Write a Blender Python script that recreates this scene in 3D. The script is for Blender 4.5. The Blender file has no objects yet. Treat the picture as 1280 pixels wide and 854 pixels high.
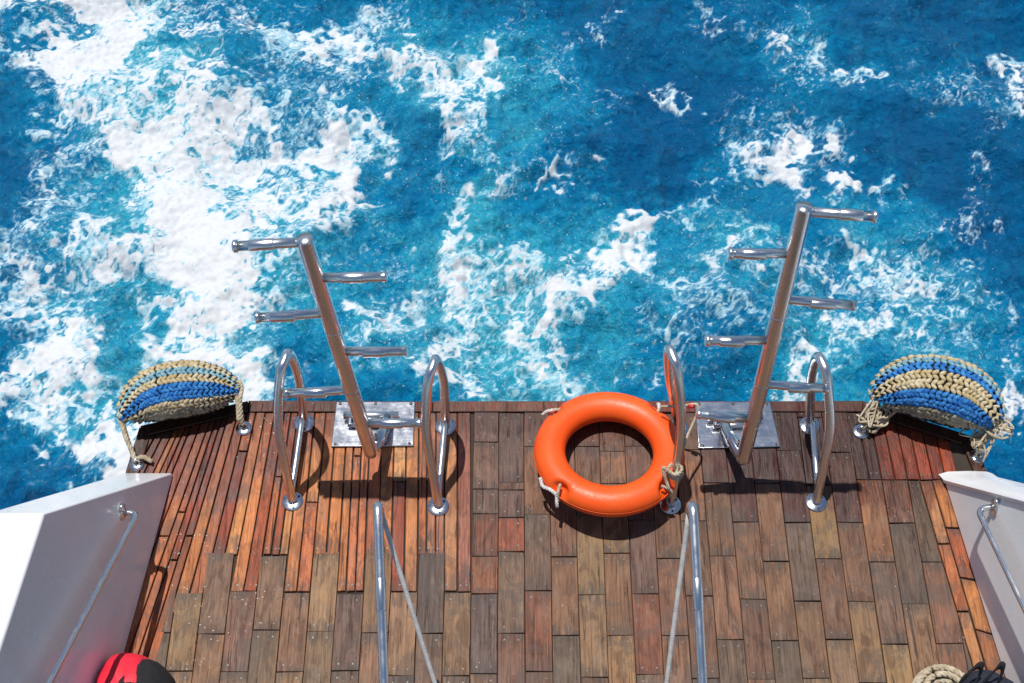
import bpy, math, random
import numpy as np
from math import sin, cos, pi, radians, sqrt, exp
from mathutils import Vector

random.seed(7)
rng = np.random.default_rng(11)
scene = bpy.context.scene
COL = scene.collection

# ------------------------------------------------------------------ camera
FPX, PITCH, CAMH = 1750.0, radians(57), 5.4       # focal length in 1280-px-wide pixels, down-tilt, height over deck
cam_d = bpy.data.cameras.new('camera'); cam_d.sensor_width = 36.0
cam_d.lens = 36.0 * FPX / 1280.0; cam_d.clip_start = 0.05; cam_d.clip_end = 6000
cam = bpy.data.objects.new('camera', cam_d); COL.objects.link(cam)
cam.location = (0, 0, CAMH); cam.rotation_euler = (radians(90) - PITCH, 0, 0)
scene.camera = cam
# ------------------------------------------------------------------ sky and sun
TO_SUN = Vector((-0.14, 0.22, 1.0)).normalized()
w = bpy.data.worlds.new('World'); scene.world = w; w.use_nodes = True
nt = w.node_tree
bg = nt.nodes['Background']; bg.inputs['Strength'].default_value = 0.085
sky = nt.nodes.new('ShaderNodeTexSky'); sky.sky_type = 'NISHITA'; sky.sun_disc = False
sky.sun_elevation = math.asin(TO_SUN.z); sky.sun_rotation = math.atan2(TO_SUN.x, TO_SUN.y)
sky.dust_density = 0.6
nt.links.new(sky.outputs[0], bg.inputs[0])
sd = bpy.data.lights.new('sun', 'SUN'); sd.energy = 4.5; sd.angle = radians(0.5); sd.color = (1.0, 0.96, 0.9)
so = bpy.data.objects.new('sun', sd); COL.objects.link(so); so.location = (-3, 4, 20)
so.rotation_euler = TO_SUN.to_track_quat('Z', 'Y').to_euler()
vs = scene.view_settings
vs.view_transform = 'Standard'; vs.look = 'None'; vs.gamma = 1.0; vs.exposure = 0.0; vs.use_curve_mapping = False

# ------------------------------------------------------------------ pixel -> place
_F = np.array([0, cos(PITCH), -sin(PITCH)]); _U = np.array([0, sin(PITCH), cos(PITCH)]); _R = np.array([1.0, 0, 0])
_C = np.array([0, 0, CAMH])
def _dir(x, y): return _F + _R * (x - 640) / FPX + _U * (427 - y) / FPX
def P(x, y, z=0.0):                     # point of the level plane at height z
    d = _dir(x, y); return _C + d * ((z - CAMH) / d[2])
def PY(x, y, Y):                        # point at distance Y aft
    d = _dir(x, y); return _C + d * (Y / d[1])
def PX(x, y, X):                        # point at distance X abeam
    d = _dir(x, y); return _C + d * (X / d[0])

# ------------------------------------------------------------------ helpers
LOC = {}
def prop(o, label=None, cat=None, group=None, kind=None):
    for k, v in (('label', label), ('category', cat), ('group', group), ('kind', kind)):
        if v: o[k] = v
    return o
def empty(name, loc, label, cat, group=None):
    o = bpy.data.objects.new(name, None); COL.objects.link(o); o.location = tuple(loc); o.empty_display_size = 0.1
    LOC[o] = np.array(loc, float); return prop(o, label, cat, group)
def mesh(name, vf, mat, parent=None, smooth=True, loc=None, bevel=None, subsurf=0):
    v, f = vf[0], vf[1]
    v = np.array(v, float).reshape(-1, 3)
    base = LOC[parent] if parent is not None else (np.array(loc, float) if loc is not None else np.zeros(3))
    me = bpy.data.meshes.new(name); me.from_pydata((v - base).tolist(), [], [tuple(x) for x in f])
    if smooth: me.shade_smooth()
    me.materials.append(mat); me.update()
    o = bpy.data.objects.new(name, me); COL.objects.link(o)
    LOC[o] = base
    if parent is not None: o.parent = parent
    else: o.location = tuple(base)
    if bevel:
        b = o.modifiers.new('bevel', 'BEVEL'); b.width = bevel; b.segments = 3; b.limit_method = 'ANGLE'; b.angle_limit = radians(35)
        me.set_sharp_from_angle(angle=radians(40))
    if subsurf:
        s = o.modifiers.new('sub', 'SUBSURF'); s.levels = subsurf; s.render_levels = subsurf
    return o
def join(*parts):
    V, F, n = [], [], 0
    for v, f in parts:
        v = np.array(v, float).reshape(-1, 3); V.append(v); F += [tuple(i + n for i in q) for q in f]; n += len(v)
    return (np.vstack(V), F)
def frames(pts, closed=False):
    p = np.array(pts, float); n = len(p); T = np.zeros_like(p)
    for i in range(n):
        a = p[(i - 1) % n] if (closed or i > 0) else p[i]; b = p[(i + 1) % n] if (closed or i < n - 1) else p[i]
        T[i] = (b - a) / (np.linalg.norm(b - a) + 1e-12)
    ref = np.array([0, 0, 1.0]) if abs(T[0][2]) < 0.9 else np.array([0, 1.0, 0])
    N = np.zeros_like(p); B = np.zeros_like(p)
    N[0] = np.cross(T[0], ref); N[0] /= np.linalg.norm(N[0])
    for i in range(n):
        if i: N[i] = N[i-1] - T[i] * (N[i-1] @ T[i]); N[i] /= np.linalg.norm(N[i])
        B[i] = np.cross(T[i], N[i])
    return p, T, N, B
def tube(pts, r, seg=14, closed=False, caps=True):
    p, T, N, B = frames(pts, closed); n = len(p); rr = np.broadcast_to(np.array(r, float), (n,))
    V, F = [], []
    for i in range(n):
        for k in range(seg):
            a = 2 * pi * k / seg; V.append(p[i] + rr[i] * (cos(a) * N[i] + sin(a) * B[i]))
    for i in range(n if closed else n - 1):
        j = (i + 1) % n
        for k in range(seg):
            k2 = (k + 1) % seg; F.append((i*seg + k, i*seg + k2, j*seg + k2, j*seg + k))
    if caps and not closed:
        F.append(tuple(range(seg))[::-1]); F.append(tuple((n-1)*seg + k for k in range(seg)))
    return (np.array(V), F)
def smoothpath(pts, per=8, closed=False):   # Catmull-Rom
    p = np.array(pts, float); n = len(p); out = []
    for i in range(n if closed else n - 1):
        g = lambda j: p[j % n] if closed else p[min(max(j, 0), n - 1)]
        a, b, c, d = g(i-1), g(i), g(i+1), g(i+2)
        for t in np.linspace(0, 1, per, endpoint=False):
            out.append(0.5 * (2*b + (c-a)*t + (2*a-5*b+4*c-d)*t*t + (3*b-a-3*c+d)*t**3))
    if not closed: out.append(p[-1])
    return np.array(out)
def fillet(pts, rad, per=6):                # polyline with rounded corners
    p = np.array(pts, float); out = [p[0]]
    for i in range(1, len(p) - 1):
        a, b, c = p[i-1], p[i], p[i+1]
        u = (a-b); lu = np.linalg.norm(u); u /= lu; v = (c-b); lv = np.linalg.norm(v); v /= lv
        r = min(rad, lu*.48, lv*.48); s, e = b + u*r, b + v*r
        for t in np.linspace(0, 1, per + 1): out.append((1-t)**2*s + 2*t*(1-t)*b + t*t*e)
    out.append(p[-1]); return np.array(out)
def resample(pts, step):
    p = np.array(pts, float); d = np.r_[0, np.cumsum(np.linalg.norm(np.diff(p, axis=0), axis=1))]
    n = max(3, int(d[-1] / step)); s = np.linspace(0, d[-1], n)
    return np.stack([np.interp(s, d, p[:, k]) for k in range(3)], 1)
def rope(pts, r, pitch=5.0, seg=7, strands=3):   # laid rope of three strands
    p = resample(pts, r * 0.9); q, T, N, B = frames(p)
    s = np.r_[0, np.cumsum(np.linalg.norm(np.diff(p, axis=0), axis=1))]
    out = []
    for k in range(strands):
        a = 2*pi*k/strands + s / (pitch * r) * 2*pi
        out.append(tube(p + (r*0.52) * (np.cos(a)[:, None]*N + np.sin(a)[:, None]*B), r*0.56, seg=seg))
    return join(*out)
def disc(c, r, h, seg=28, ax=(0, 0, 1), rim=0.3):    # domed washer
    ax = np.array(ax, float); ax /= np.linalg.norm(ax)
    t = np.cross(ax, [0, 1, 0.01]); t /= np.linalg.norm(t); b = np.cross(ax, t); c = np.array(c, float)
    prof = [(1, 0), (1, h*.5), (.93, h*.95), (rim, h*1.15)]
    V = []; F = []
    for q, z in prof:
        for k in range(seg):
            a = 2*pi*k/seg; V.append(c + r*q*(cos(a)*t + sin(a)*b) + ax*z)
    for i in range(len(prof) - 1):
        for k in range(seg):
            k2 = (k+1) % seg; F.append((i*seg+k, i*seg+k2, (i+1)*seg+k2, (i+1)*seg+k))
    F.append(tuple((len(prof)-1)*seg + k for k in range(seg))); F.append(tuple(range(seg))[::-1])
    return (np.array(V), F)
def box(x0, x1, y0, y1, z0, z1):
    V = [(x0,y0,z0),(x1,y0,z0),(x1,y1,z0),(x0,y1,z0),(x0,y0,z1),(x1,y0,z1),(x1,y1,z1),(x0,y1,z1)]
    return (np.array(V), [(3,2,1,0),(4,5,6,7),(0,1,5,4),(1,2,6,5),(2,3,7,6),(3,0,4,7)])
def prism(poly, z0, z1):
    n = len(poly); V = [(x, y, z0) for x, y in poly] + [(x, y, z1) for x, y in poly]
    return (np.array(V), [tuple(range(n))[::-1], tuple(range(n, 2*n))] + [(i, (i+1) % n, n+(i+1) % n, n+i) for i in range(n)])
def area(p): return 0.5 * sum(p[i][0]*p[(i+1) % len(p)][1] - p[(i+1) % len(p)][0]*p[i][1] for i in range(len(p)))
def clip(poly, A, B):                       # keep the side left of A->B
    out = []; nx, ny = -(B[1]-A[1]), B[0]-A[0]
    s = lambda q: (q[0]-A[0])*nx + (q[1]-A[1])*ny
    for i in range(len(poly)):
        p, q = poly[i], poly[(i+1) % len(poly)]; a, b = s(p), s(q)
        if a >= 0: out.append(p)
        if (a > 0) != (b > 0) and abs(a-b) > 1e-12:
            t = a/(a-b); out.append((p[0]+(q[0]-p[0])*t, p[1]+(q[1]-p[1])*t))
    return out
def clip_poly(poly, conv):
    for i in range(len(conv)):
        if len(poly) < 3: return []
        poly = clip(poly, conv[i], conv[(i+1) % len(conv)])
    return poly
def inset(poly, d):
    n = len(poly); out = []; L = []
    ds = d if isinstance(d, (list, tuple)) else [d]*n
    for i in range(n):
        (x0, y0), (x1, y1) = poly[i], poly[(i+1) % n]; l = sqrt((x1-x0)**2+(y1-y0)**2) + 1e-12
        nx, ny = -(y1-y0)/l, (x1-x0)/l; L.append((x0+nx*ds[i], y0+ny*ds[i], x1-x0, y1-y0))
    for i in range(n):
        a, b = L[i-1], L[i]; det = a[2]*b[3]-a[3]*b[2]
        if abs(det) < 1e-9: out.append((b[0], b[1])); continue
        t = ((b[0]-a[0])*b[3]-(b[1]-a[1])*b[2])/det; out.append((a[0]+a[2]*t, a[1]+a[3]*t))
    return out
def clean(poly, eps=0.004):
    out = []
    for q in poly:
        if not out or sqrt((q[0]-out[-1][0])**2+(q[1]-out[-1][1])**2) > eps: out.append(q)
    if len(out) > 1 and sqrt((out[0][0]-out[-1][0])**2+(out[0][1]-out[-1][1])**2) <= eps: out.pop()
    return out

# ------------------------------------------------------------------ materials
class N:
    def __init__(s, name):
        s.m = bpy.data.materials.new(name); s.m.use_nodes = True; s.t = s.m.node_tree; s.b = s.t.nodes['Principled BSDF']
    def n(s, typ, **kw):
        o = s.t.nodes.new(typ)
        for k, v in kw.items(): setattr(o, k, v)
        return o
    def l(s, a, b): s.t.links.new(a, b)
    def val(s, sock, v):
        if hasattr(v, 'links'): s.l(v, sock)
        else: sock.default_value = v
    def math(s, op, a, b=0.0, c=None, clamp=False):
        o = s.n('ShaderNodeMath', operation=op, use_clamp=clamp); s.val(o.inputs[0], a); s.val(o.inputs[1], b)
        if c is not None: s.val(o.inputs[2], c)
        return o.outputs[0]
    def ss(s, x, lo, hi, a=0.0, b=1.0):
        o = s.n('ShaderNodeMapRange', interpolation_type='SMOOTHSTEP'); s.val(o.inputs[0], x)
        for i, v in enumerate((lo, hi, a, b)): s.val(o.inputs[i+1], v)
        return o.outputs[0]
    def mix(s, fac, a, b, blend='MIX'):
        o = s.n('ShaderNodeMix', data_type='RGBA', blend_type=blend); s.val(o.inputs[0], fac)
        for i, v in ((6, a), (7, b)):
            if isinstance(v, tuple): v = (*v, 1.0)[:4]
            s.val(o.inputs[i], v)
        return o.outputs[2]
    def noise(s, vec, scale, detail=4, rough=.55, dist=0.0):
        o = s.n('ShaderNodeTexNoise'); o.inputs['Scale'].default_value = scale; o.inputs['Detail'].default_value = detail
        o.inputs['Roughness'].default_value = rough; o.inputs['Distortion'].default_value = dist
        if vec is not None: s.l(vec, o.inputs['Vector'])
        return o.outputs[0]
    def scl(s, vec, v):
        o = s.n('ShaderNodeVectorMath', operation='MULTIPLY'); s.l(vec, o.inputs[0]); o.inputs[1].default_value = v; return o.outputs[0]
    def pos(s): return s.n('ShaderNodeNewGeometry').outputs['Position']
    def obj(s): return s.n('ShaderNodeTexCoord').outputs['Object']
    def bump(s, h, strength=.3, dist=.01):
        o = s.n('ShaderNodeBump'); s.val(o.inputs['Strength'], strength); o.inputs['Distance'].default_value = dist
        s.l(h, o.inputs['Height']); s.l(o.outputs[0], s.b.inputs['Normal'])
    def set(s, **kw):
        names = dict(col='Base Color', rough='Roughness', metal='Metallic', spec='Specular IOR Level', coat='Coat Weight', sss='Subsurface Weight', sheen='Sheen Weight')
        for k, v in kw.items():
            if isinstance(v, tuple): v = (*v, 1.0)[:4]
            s.val(s.b.inputs[names[k]], v)
        return s.m

def mat_steel():
    n = N('stainless_steel'); p = n.pos()
    a = n.noise(p, 14, 5, .6); b = n.noise(n.scl(p, (90, 90, 90)), 1, 3)
    col = n.mix(n.ss(a, .4, .75), (.82, .82, .82), (.70, .69, .68))
    n.bump(b, .04, .002)
    return n.set(col=col, metal=1.0, rough=n.ss(a, .35, .75, .22, .38))
def mat_plate():
    n = N('brushed_plate'); p = n.pos()
    a = n.noise(p, 22, 5, .65); c = n.noise(n.scl(p, (8, 160, 8)), 1, 3)
    n.bump(n.noise(p, 9, 3), .10, .02)
    return n.set(col=n.mix(n.ss(a, .45, .7), (.64, .66, .69), (.50, .52, .55)), metal=1.0, rough=n.math('ADD', n.ss(a, .35, .7, .10, .18), n.math('MULTIPLY', c, .08)))
def mat_rope(name, c1, c2, scale=260):
    n = N(name); p = n.pos(); a = n.noise(p, 30, 4); b = n.noise(p, scale, 3)
    n.bump(b, .7, .003)
    return n.set(col=n.mix(n.ss(n.math('ADD', n.math('MULTIPLY', a, .6), n.math('MULTIPLY', b, .4)), .38, .64), c1, c2), rough=.85, spec=.2)
def mat_plain(name, c, rough=.5, c2=None, sc=12, bump=0.0, metal=0.0):
    n = N(name); p = n.pos(); a = n.noise(p, sc, 5, .6)
    c2 = c2 or tuple(x*.8 for x in c)
    if bump: n.bump(n.noise(p, sc*8, 4), bump, .004)
    return n.set(col=n.mix(n.ss(a, .42, .68), c, c2), rough=rough, metal=metal)
def mat_gelcoat():
    n = N('white_gelcoat'); p = n.pos()
    a = n.noise(n.scl(p, (3, 3, 1.2)), 1.5, 6, .65); b = n.noise(p, 40, 4, .7)
    col = n.mix(n.ss(a, .48, .75), (.80, .80, .81), (.72, .715, .71))
    col = n.mix(n.ss(b, .69, .80, 0, .35), col, (.50, .47, .43))
    n.bump(n.noise(p, 5, 2), .06, .03)
    return n.set(col=col, rough=n.ss(a, .35, .7, .22, .4), coat=.15)
def mat_ring():
    n = N('orange_plastic'); p = n.obj()
    a = n.noise(p, 6, 5, .6); s = n.noise(n.scl(p, (50, 90, 50)), 1, 4, .7); k = n.noise(p, 45, 3, .6)
    col = n.mix(n.ss(a, .4, .72), (.88, .088, .004), (.82, .108, .010))
    col = n.mix(n.ss(s, .64, .78, 0, .35), col, (.86, .30, .13))
    col = n.mix(n.ss(k, .72, .80, 0, .5), col, (.30, .07, .02))
    n.bump(n.noise(p, 25, 4), .05, .01)
    return n.set(col=col, rough=n.ss(s, .4, .75, .42, .62))
def mat_wood():
    n = N('deck_wood'); p = n.pos()
    oi = n.n('ShaderNodeObjectInfo'); r = oi.outputs['Random']; base = oi.outputs['Color']
    comb = n.n('ShaderNodeCombineXYZ'); n.l(n.math('MULTIPLY', r, 37.0), comb.inputs[0]); n.l(n.math('MULTIPLY', r, 91.0), comb.inputs[1])
    ad = n.n('ShaderNodeVectorMath', operation='ADD'); n.l(p, ad.inputs[0]); n.l(comb.outputs[0], ad.inputs[1]); q = ad.outputs[0]
    g1 = n.noise(n.scl(q, (120, 5, 5)), 1, 6, .65, .6)          # grain along the plank
    g2 = n.noise(n.scl(q, (40, 6, 5)), 1, 5, .6, 1.2)           # streaks
    g3 = n.noise(n.scl(q, (14, 5, 5)), 1, 4, .6)                # worn patches
    col = n.mix(n.ss(g1, .36, .66), n.mix(1.0, base, (.78, .74, .72), 'MULTIPLY'), n.mix(1.0, base, (1.10, 1.09, 1.07), 'MULTIPLY'))
    col = n.mix(n.ss(g2, .54, .72, 0, .62), col, n.mix(1.0, base, (.50, .46, .45), 'MULTIPLY'))
    col = n.mix(n.ss(g3, .50, .70, 0, .6), col, n.mix(.5, base, (.17, .135, .105)))     # silvered wear
    g4 = n.noise(n.scl(q, (17, 6, 5)), 1, 7, .64, 1.0)           # blotches inside a plank
    col = n.mix(n.ss(g4, .50, .585, 0, .85), col, n.mix(1.0, col, (.58, .54, .52), 'MULTIPLY'))
    col = n.mix(n.ss(g4, .46, .37, 0, .75), col, n.mix(1.0, col, (1.32, 1.26, 1.16), 'MULTIPLY'))
    gen = n.n('ShaderNodeSeparateXYZ'); n.l(n.n('ShaderNodeTexCoord').outputs['Generated'], gen.inputs[0])
    ey = n.math('SUBTRACT', .5, n.math('ABSOLUTE', n.math('SUBTRACT', gen.outputs[1], .5)))
    ex = n.math('SUBTRACT', .5, n.math('ABSOLUTE', n.math('SUBTRACT', gen.outputs[0], .5)))
    endst = n.math('MULTIPLY', n.ss(n.math('ADD', ey, n.math('MULTIPLY', n.math('SUBTRACT', g4, .5), .9)), .14, .04), n.ss(g2, .36, .54))
    col = n.mix(n.math('MULTIPLY', endst, .7), col, (.050, .040, .034))
    side = n.math('MULTIPLY', n.ss(n.math('ADD', ex, n.math('MULTIPLY', n.math('SUBTRACT', g3, .5), .35)), .10, .0), n.ss(g4, .42, .58))
    col = n.mix(n.math('MULTIPLY', side, .45), col, n.mix(1.0, base, (1.45, 1.35, 1.25), 'MULTIPLY'))
    crack = n.ss(n.noise(n.scl(q, (70, 2.2, 3)), 1, 4, .6, .7), .625, .65)
    col = n.mix(n.math('MULTIPLY', crack, .8), col, (.018, .012, .010))
    # dirt at random on the whole deck
    dirt = n.noise(p, 4.2, 8, .72, .5)
    col = n.mix(n.math('ADD', n.ss(dirt, .48, .66, 0, .45), n.ss(dirt, .545, .575, 0, .40)), col, n.mix(.35, (.060, .046, .040), base))
    # splashed wet area along the stern
    sx = n.n('ShaderNodeSeparateXYZ'); n.l(p, sx.inputs[0])
    pts = [(-1.8, 2.64), (-1.5, 2.63), (-1.2, 2.66), (-1.0, 2.80), (-.8, 2.98), (-.3, 3.02), (.0, 2.96), (.4, 2.90), (.8, 2.94), (1.0, 2.84), (1.2, 2.76), (1.42, 2.61), (1.62, 2.66), (1.8, 2.72), (2.2, 2.72)]
    q01 = [((x+1.8)/4.0, (y-2.4)) for x, y in pts]
    fc = n.n('ShaderNodeValToRGB'); cr = fc.color_ramp; cr.interpolation = 'EASE'
    cr.elements[0].position = q01[0][0]; cr.elements[0].color = (q01[0][1],)*3+(1,); cr.elements[1].position = 1.0; cr.elements[1].color = (q01[-1][1],)*3+(1,)
    for a_, b_ in q01[1:-1]: e_ = cr.elements.new(a_); e_.color = (b_, b_, b_, 1)
    n.l(n.math('DIVIDE', n.math('ADD', sx.outputs[0], 1.8), 4.0), fc.inputs[0])
    yb = n.math('ADD', fc.outputs[0], 2.4)
    edge = n.noise(n.scl(p, (7, 4, 1)), 1, 5, .6)
    jit = n.math('MULTIPLY', n.math('SUBTRACT', r, .5), .07)
    d = n.math('ADD', n.math('SUBTRACT', sx.outputs[1], yb), n.math('ADD', n.math('MULTIPLY', n.math('SUBTRACT', edge, .5), .40), jit))
    wet = n.ss(d, -.015, .055)
    col = n.mix(n.math('MULTIPLY', wet, .85), col, n.mix(1.0, col, (.50, .31, .24), 'MULTIPLY'))
    # salt and paint flecks, mostly on the port side
    vo = n.n('ShaderNodeTexVoronoi', feature='F1'); vo.inputs['Scale'].default_value = 46; n.l(n.scl(p, (1, 1.5, 1)), vo.inputs['Vector'])
    fl = n.math('MULTIPLY', n.ss(vo.outputs['Distance'], .10, .16, 1, 0), n.ss(n.noise(n.scl(p, (3, 9, 3)), 1, 3), .555, .60))
    fl = n.math('MULTIPLY', fl, n.ss(sx.outputs[0], -1.1, -.75, 1, .05))
    fl2 = n.ss(n.noise(p, 95, 2), .735, .76)
    col = n.mix(n.math('MAXIMUM', fl, n.math('MULTIPLY', fl2, .6)), col, (.62, .58, .54))
    rough = n.math('SUBTRACT', n.ss(g1, .3, .7, .72, .55), n.math('MULTIPLY', wet, n.ss(g2, .35, .65, .38, .18)))
    h = n.math('ADD', n.math('MULTIPLY', g1, .6), n.math('SUBTRACT', n.math('MULTIPLY', g2, .6), n.math('MULTIPLY', crack, .8)))
    n.bump(h, .55, .004)
    return n.set(col=col, rough=rough, spec=.35)
def mat_water():
    n = N('sea_water'); p = n.pos()
    at = n.n('ShaderNodeAttribute', attribute_name='sea'); sp = n.n('ShaderNodeSeparateColor'); n.l(at.outputs['Color'], sp.inputs[0])
    foam, aer, thick = sp.outputs[0], sp.outputs[1], sp.outputs[2]
    f1 = n.noise(p, 16, 9, .68, .9); f2 = n.noise(p, 52, 5, .65, .5); f3 = n.noise(p, 5, 5, .6, .4)
    tex = n.math('ADD', n.math('MULTIPLY', n.math('SUBTRACT', f1, .5), .85), n.math('MULTIPLY', n.math('SUBTRACT', f2, .5), .55))
    ff = n.ss(n.math('ADD', foam, n.math('MULTIPLY', tex, .8)), .20, .98)
    hole = n.ss(n.math('ADD', n.noise(p, 75, 4, .6, .6), n.math('MULTIPLY', thick, .35)), .40, .60)
    ff = n.math('MULTIPLY', ff, n.math('ADD', .45, n.math('MULTIPLY', hole, .55)))
    a2 = n.math('ADD', aer, n.math('ADD', n.math('MULTIPLY', n.math('SUBTRACT', f3, .5), .55), n.math('MULTIPLY', tex, 1.0)))
    col = n.mix(n.ss(a2, .0, .52), (.0004, .098, .262), (.0016, .200, .405))
    col = n.mix(n.ss(a2, .38, 1.0), col, (.035, .41, .55))
    vo = n.n('ShaderNodeTexVoronoi', feature='F1'); vo.inputs['Scale'].default_value = 42; n.l(p, vo.inputs['Vector'])
    vc = n.n('ShaderNodeSeparateColor'); n.l(vo.outputs['Color'], vc.inputs[0])
    rad = n.math('MULTIPLY', n.ss(vc.outputs[0], .40, 1.0, 0.0, .19), n.ss(a2, -.15, .6, .35, 1.0))
    sk = n.math('LESS_THAN', vo.outputs['Distance'], rad)
    vo2 = n.n('ShaderNodeTexVoronoi', feature='F1'); vo2.inputs['Scale'].default_value = 110; n.l(p, vo2.inputs['Vector'])
    vc2 = n.n('ShaderNodeSeparateColor'); n.l(vo2.outputs['Color'], vc2.inputs[0])
    rad2 = n.math('MULTIPLY', n.ss(vc2.outputs[1], .6, 1.0, 0.0, .30), n.ss(a2, 0, .7, .15, 1.0))
    sk2 = n.math('LESS_THAN', vo2.outputs['Distance'], rad2)
    clus = n.ss(n.noise(p, 2.6, 4, .6), .40, .60, .25, 1.0)
    speck = n.math('MULTIPLY', clus, n.math('MAXIMUM', n.math('MULTIPLY', sk, .85), n.math('MULTIPLY', sk2, .6)))
    fcol = n.mix(n.ss(n.math('ADD', thick, n.math('MULTIPLY', tex, 1.5)), .05, 1.0), (.32, .53, .61), (.60, .62, .645))
    fall = n.math('MAXIMUM', ff, speck)
    col = n.mix(ff, col, fcol); col = n.mix(speck, col, (.70, .73, .76))
    h = n.math('ADD', n.math('MULTIPLY', f1, .8), n.math('MULTIPLY', f2, .45))
    n.bump(h, n.ss(ff, .1, .9, .95, .20), .04)
    n.b.inputs['IOR'].default_value = 1.33
    return n.set(col=col, rough=n.ss(fall, 0, 1, .07, .7))

STEEL = mat_steel(); PLATE = mat_plate(); WOOD = mat_wood(); GEL = mat_gelcoat(); RING = mat_ring(); WATER = mat_water()
CREAM = mat_rope('cream_rope', (.34, .27, .17), (.60, .53, .41)); WHITE_ROPE = mat_rope('white_line', (.52, .50, .47), (.68, .66, .63))
BLUE = mat_rope('blue_rope', (.012, .10, .36), (.06, .27, .58)); TEAL = mat_rope('pale_blue_rope', (.10, .26, .36), (.30, .45, .46))
BEIGE = mat_rope('beige_rope', (.40, .30, .14), (.62, .54, .38)); GREYR = mat_rope('weathered_rope', (.22, .20, .14), (.42, .38, .28))
DARK = mat_plain('dark_rubber', (.012, .012, .013), .8); CAULK = mat_plain('black_caulk', (.040, .028, .021), .9)
RED = mat_plain('red_fabric', (.72, .018, .045), .6, (.62, .012, .03), 18, .3); BLACKF = mat_plain('black_fabric', (.008, .008, .010), .9, (.013, .013, .016), 30, .4)
NAVY = mat_plain('navy_fabric', (.012, .018, .035), .8, (.008, .01, .02), 30, .4); TAPE = mat_plain('red_tape', (.55, .03, .03), .5)
RUSTY = mat_plain('bolt_metal', (.12, .11, .10), .5, (.05, .04, .035), 60, 0, .7); TAR = mat_plain('old_hull_paint', (.05, .045, .04), .7)

# ------------------------------------------------------------------ sea
WZ = -0.8
X0, X1, Y0, Y1, ST = -4.7, 4.7, 1.3, 8.1, 0.0105
nx = int((X1-X0)/ST)+1; ny = int((Y1-Y0)/ST)+1
gx = np.linspace(X0, X1, nx); gy = np.linspace(Y0, Y1, ny); GX, GY = np.meshgrid(gx, gy)
def spec(beta, lo, hi, ax=1.0, ay=1.0):           # band-limited noise, wavelengths lo..hi metres
    M_ = 1024
    k = np.fft.fftfreq(M_, ST)
    KX, KY = np.meshgrid(k*ax, k*ay); K = np.sqrt(KX**2+KY**2); K[0, 0] = 1e9
    A = np.where((K < 1/lo) & (K > 1/hi), K**(-beta), 0)
    z = np.fft.ifft2(np.fft.fft2(rng.standard_normal((M_, M_))) * A).real
    return (z/z.std())[:ny, :nx]
def warp(a, dx, dy):
    j = np.arange(nx)[None, :] + dx/ST; i = np.arange(ny)[:, None] + dy/ST
    j = np.clip(j, 0, nx-1.001); i = np.clip(i, 0, ny-1.001); j0 = j.astype(int); i0 = i.astype(int); u = j-j0; v = i-i0
    return a[i0, j0]*(1-u)*(1-v) + a[i0, j0+1]*u*(1-v) + a[i0+1, j0]*(1-u)*v + a[i0+1, j0+1]*u*v
def sm(x, a, b): t = np.clip((x-a)/(b-a), 0, 1); return t*t*(3-2*t)
wx, wy = spec(1.45, .05, 1.2)*.075, spec(1.45, .05, 1.2)*.075
WXX, WYY = GX+wx, GY+wy
def field(strokes):
    D = np.zeros_like(GX)
    for s, wpx, pts in strokes:
        q = [P(a, b, WZ) for a, b in pts]; best = np.full_like(GX, 1e9)
        ws = wpx if isinstance(wpx, (list, tuple)) else [wpx]*len(q)
        ws = (list(ws) + [ws[-1]]*len(q))[:len(q)]
        for k in range(len(q)-1):
            a, b = q[k], q[k+1]; dx, dy = b[0]-a[0], b[1]-a[1]; L2 = dx*dx+dy*dy+1e-9
            t = np.clip(((WXX-a[0])*dx+(WYY-a[1])*dy)/L2, 0, 1)
            dm = (6.9/1750)*(ws[k]+(ws[k+1]-ws[k])*t)
            best = np.minimum(best, np.hypot(WXX-a[0]-t*dx, WYY-a[1]-t*dy)/dm)
        D = D + s*np.exp(-best**2.4)*(1-np.minimum(D, .95) if s > 0 else 1)
    return D
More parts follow.
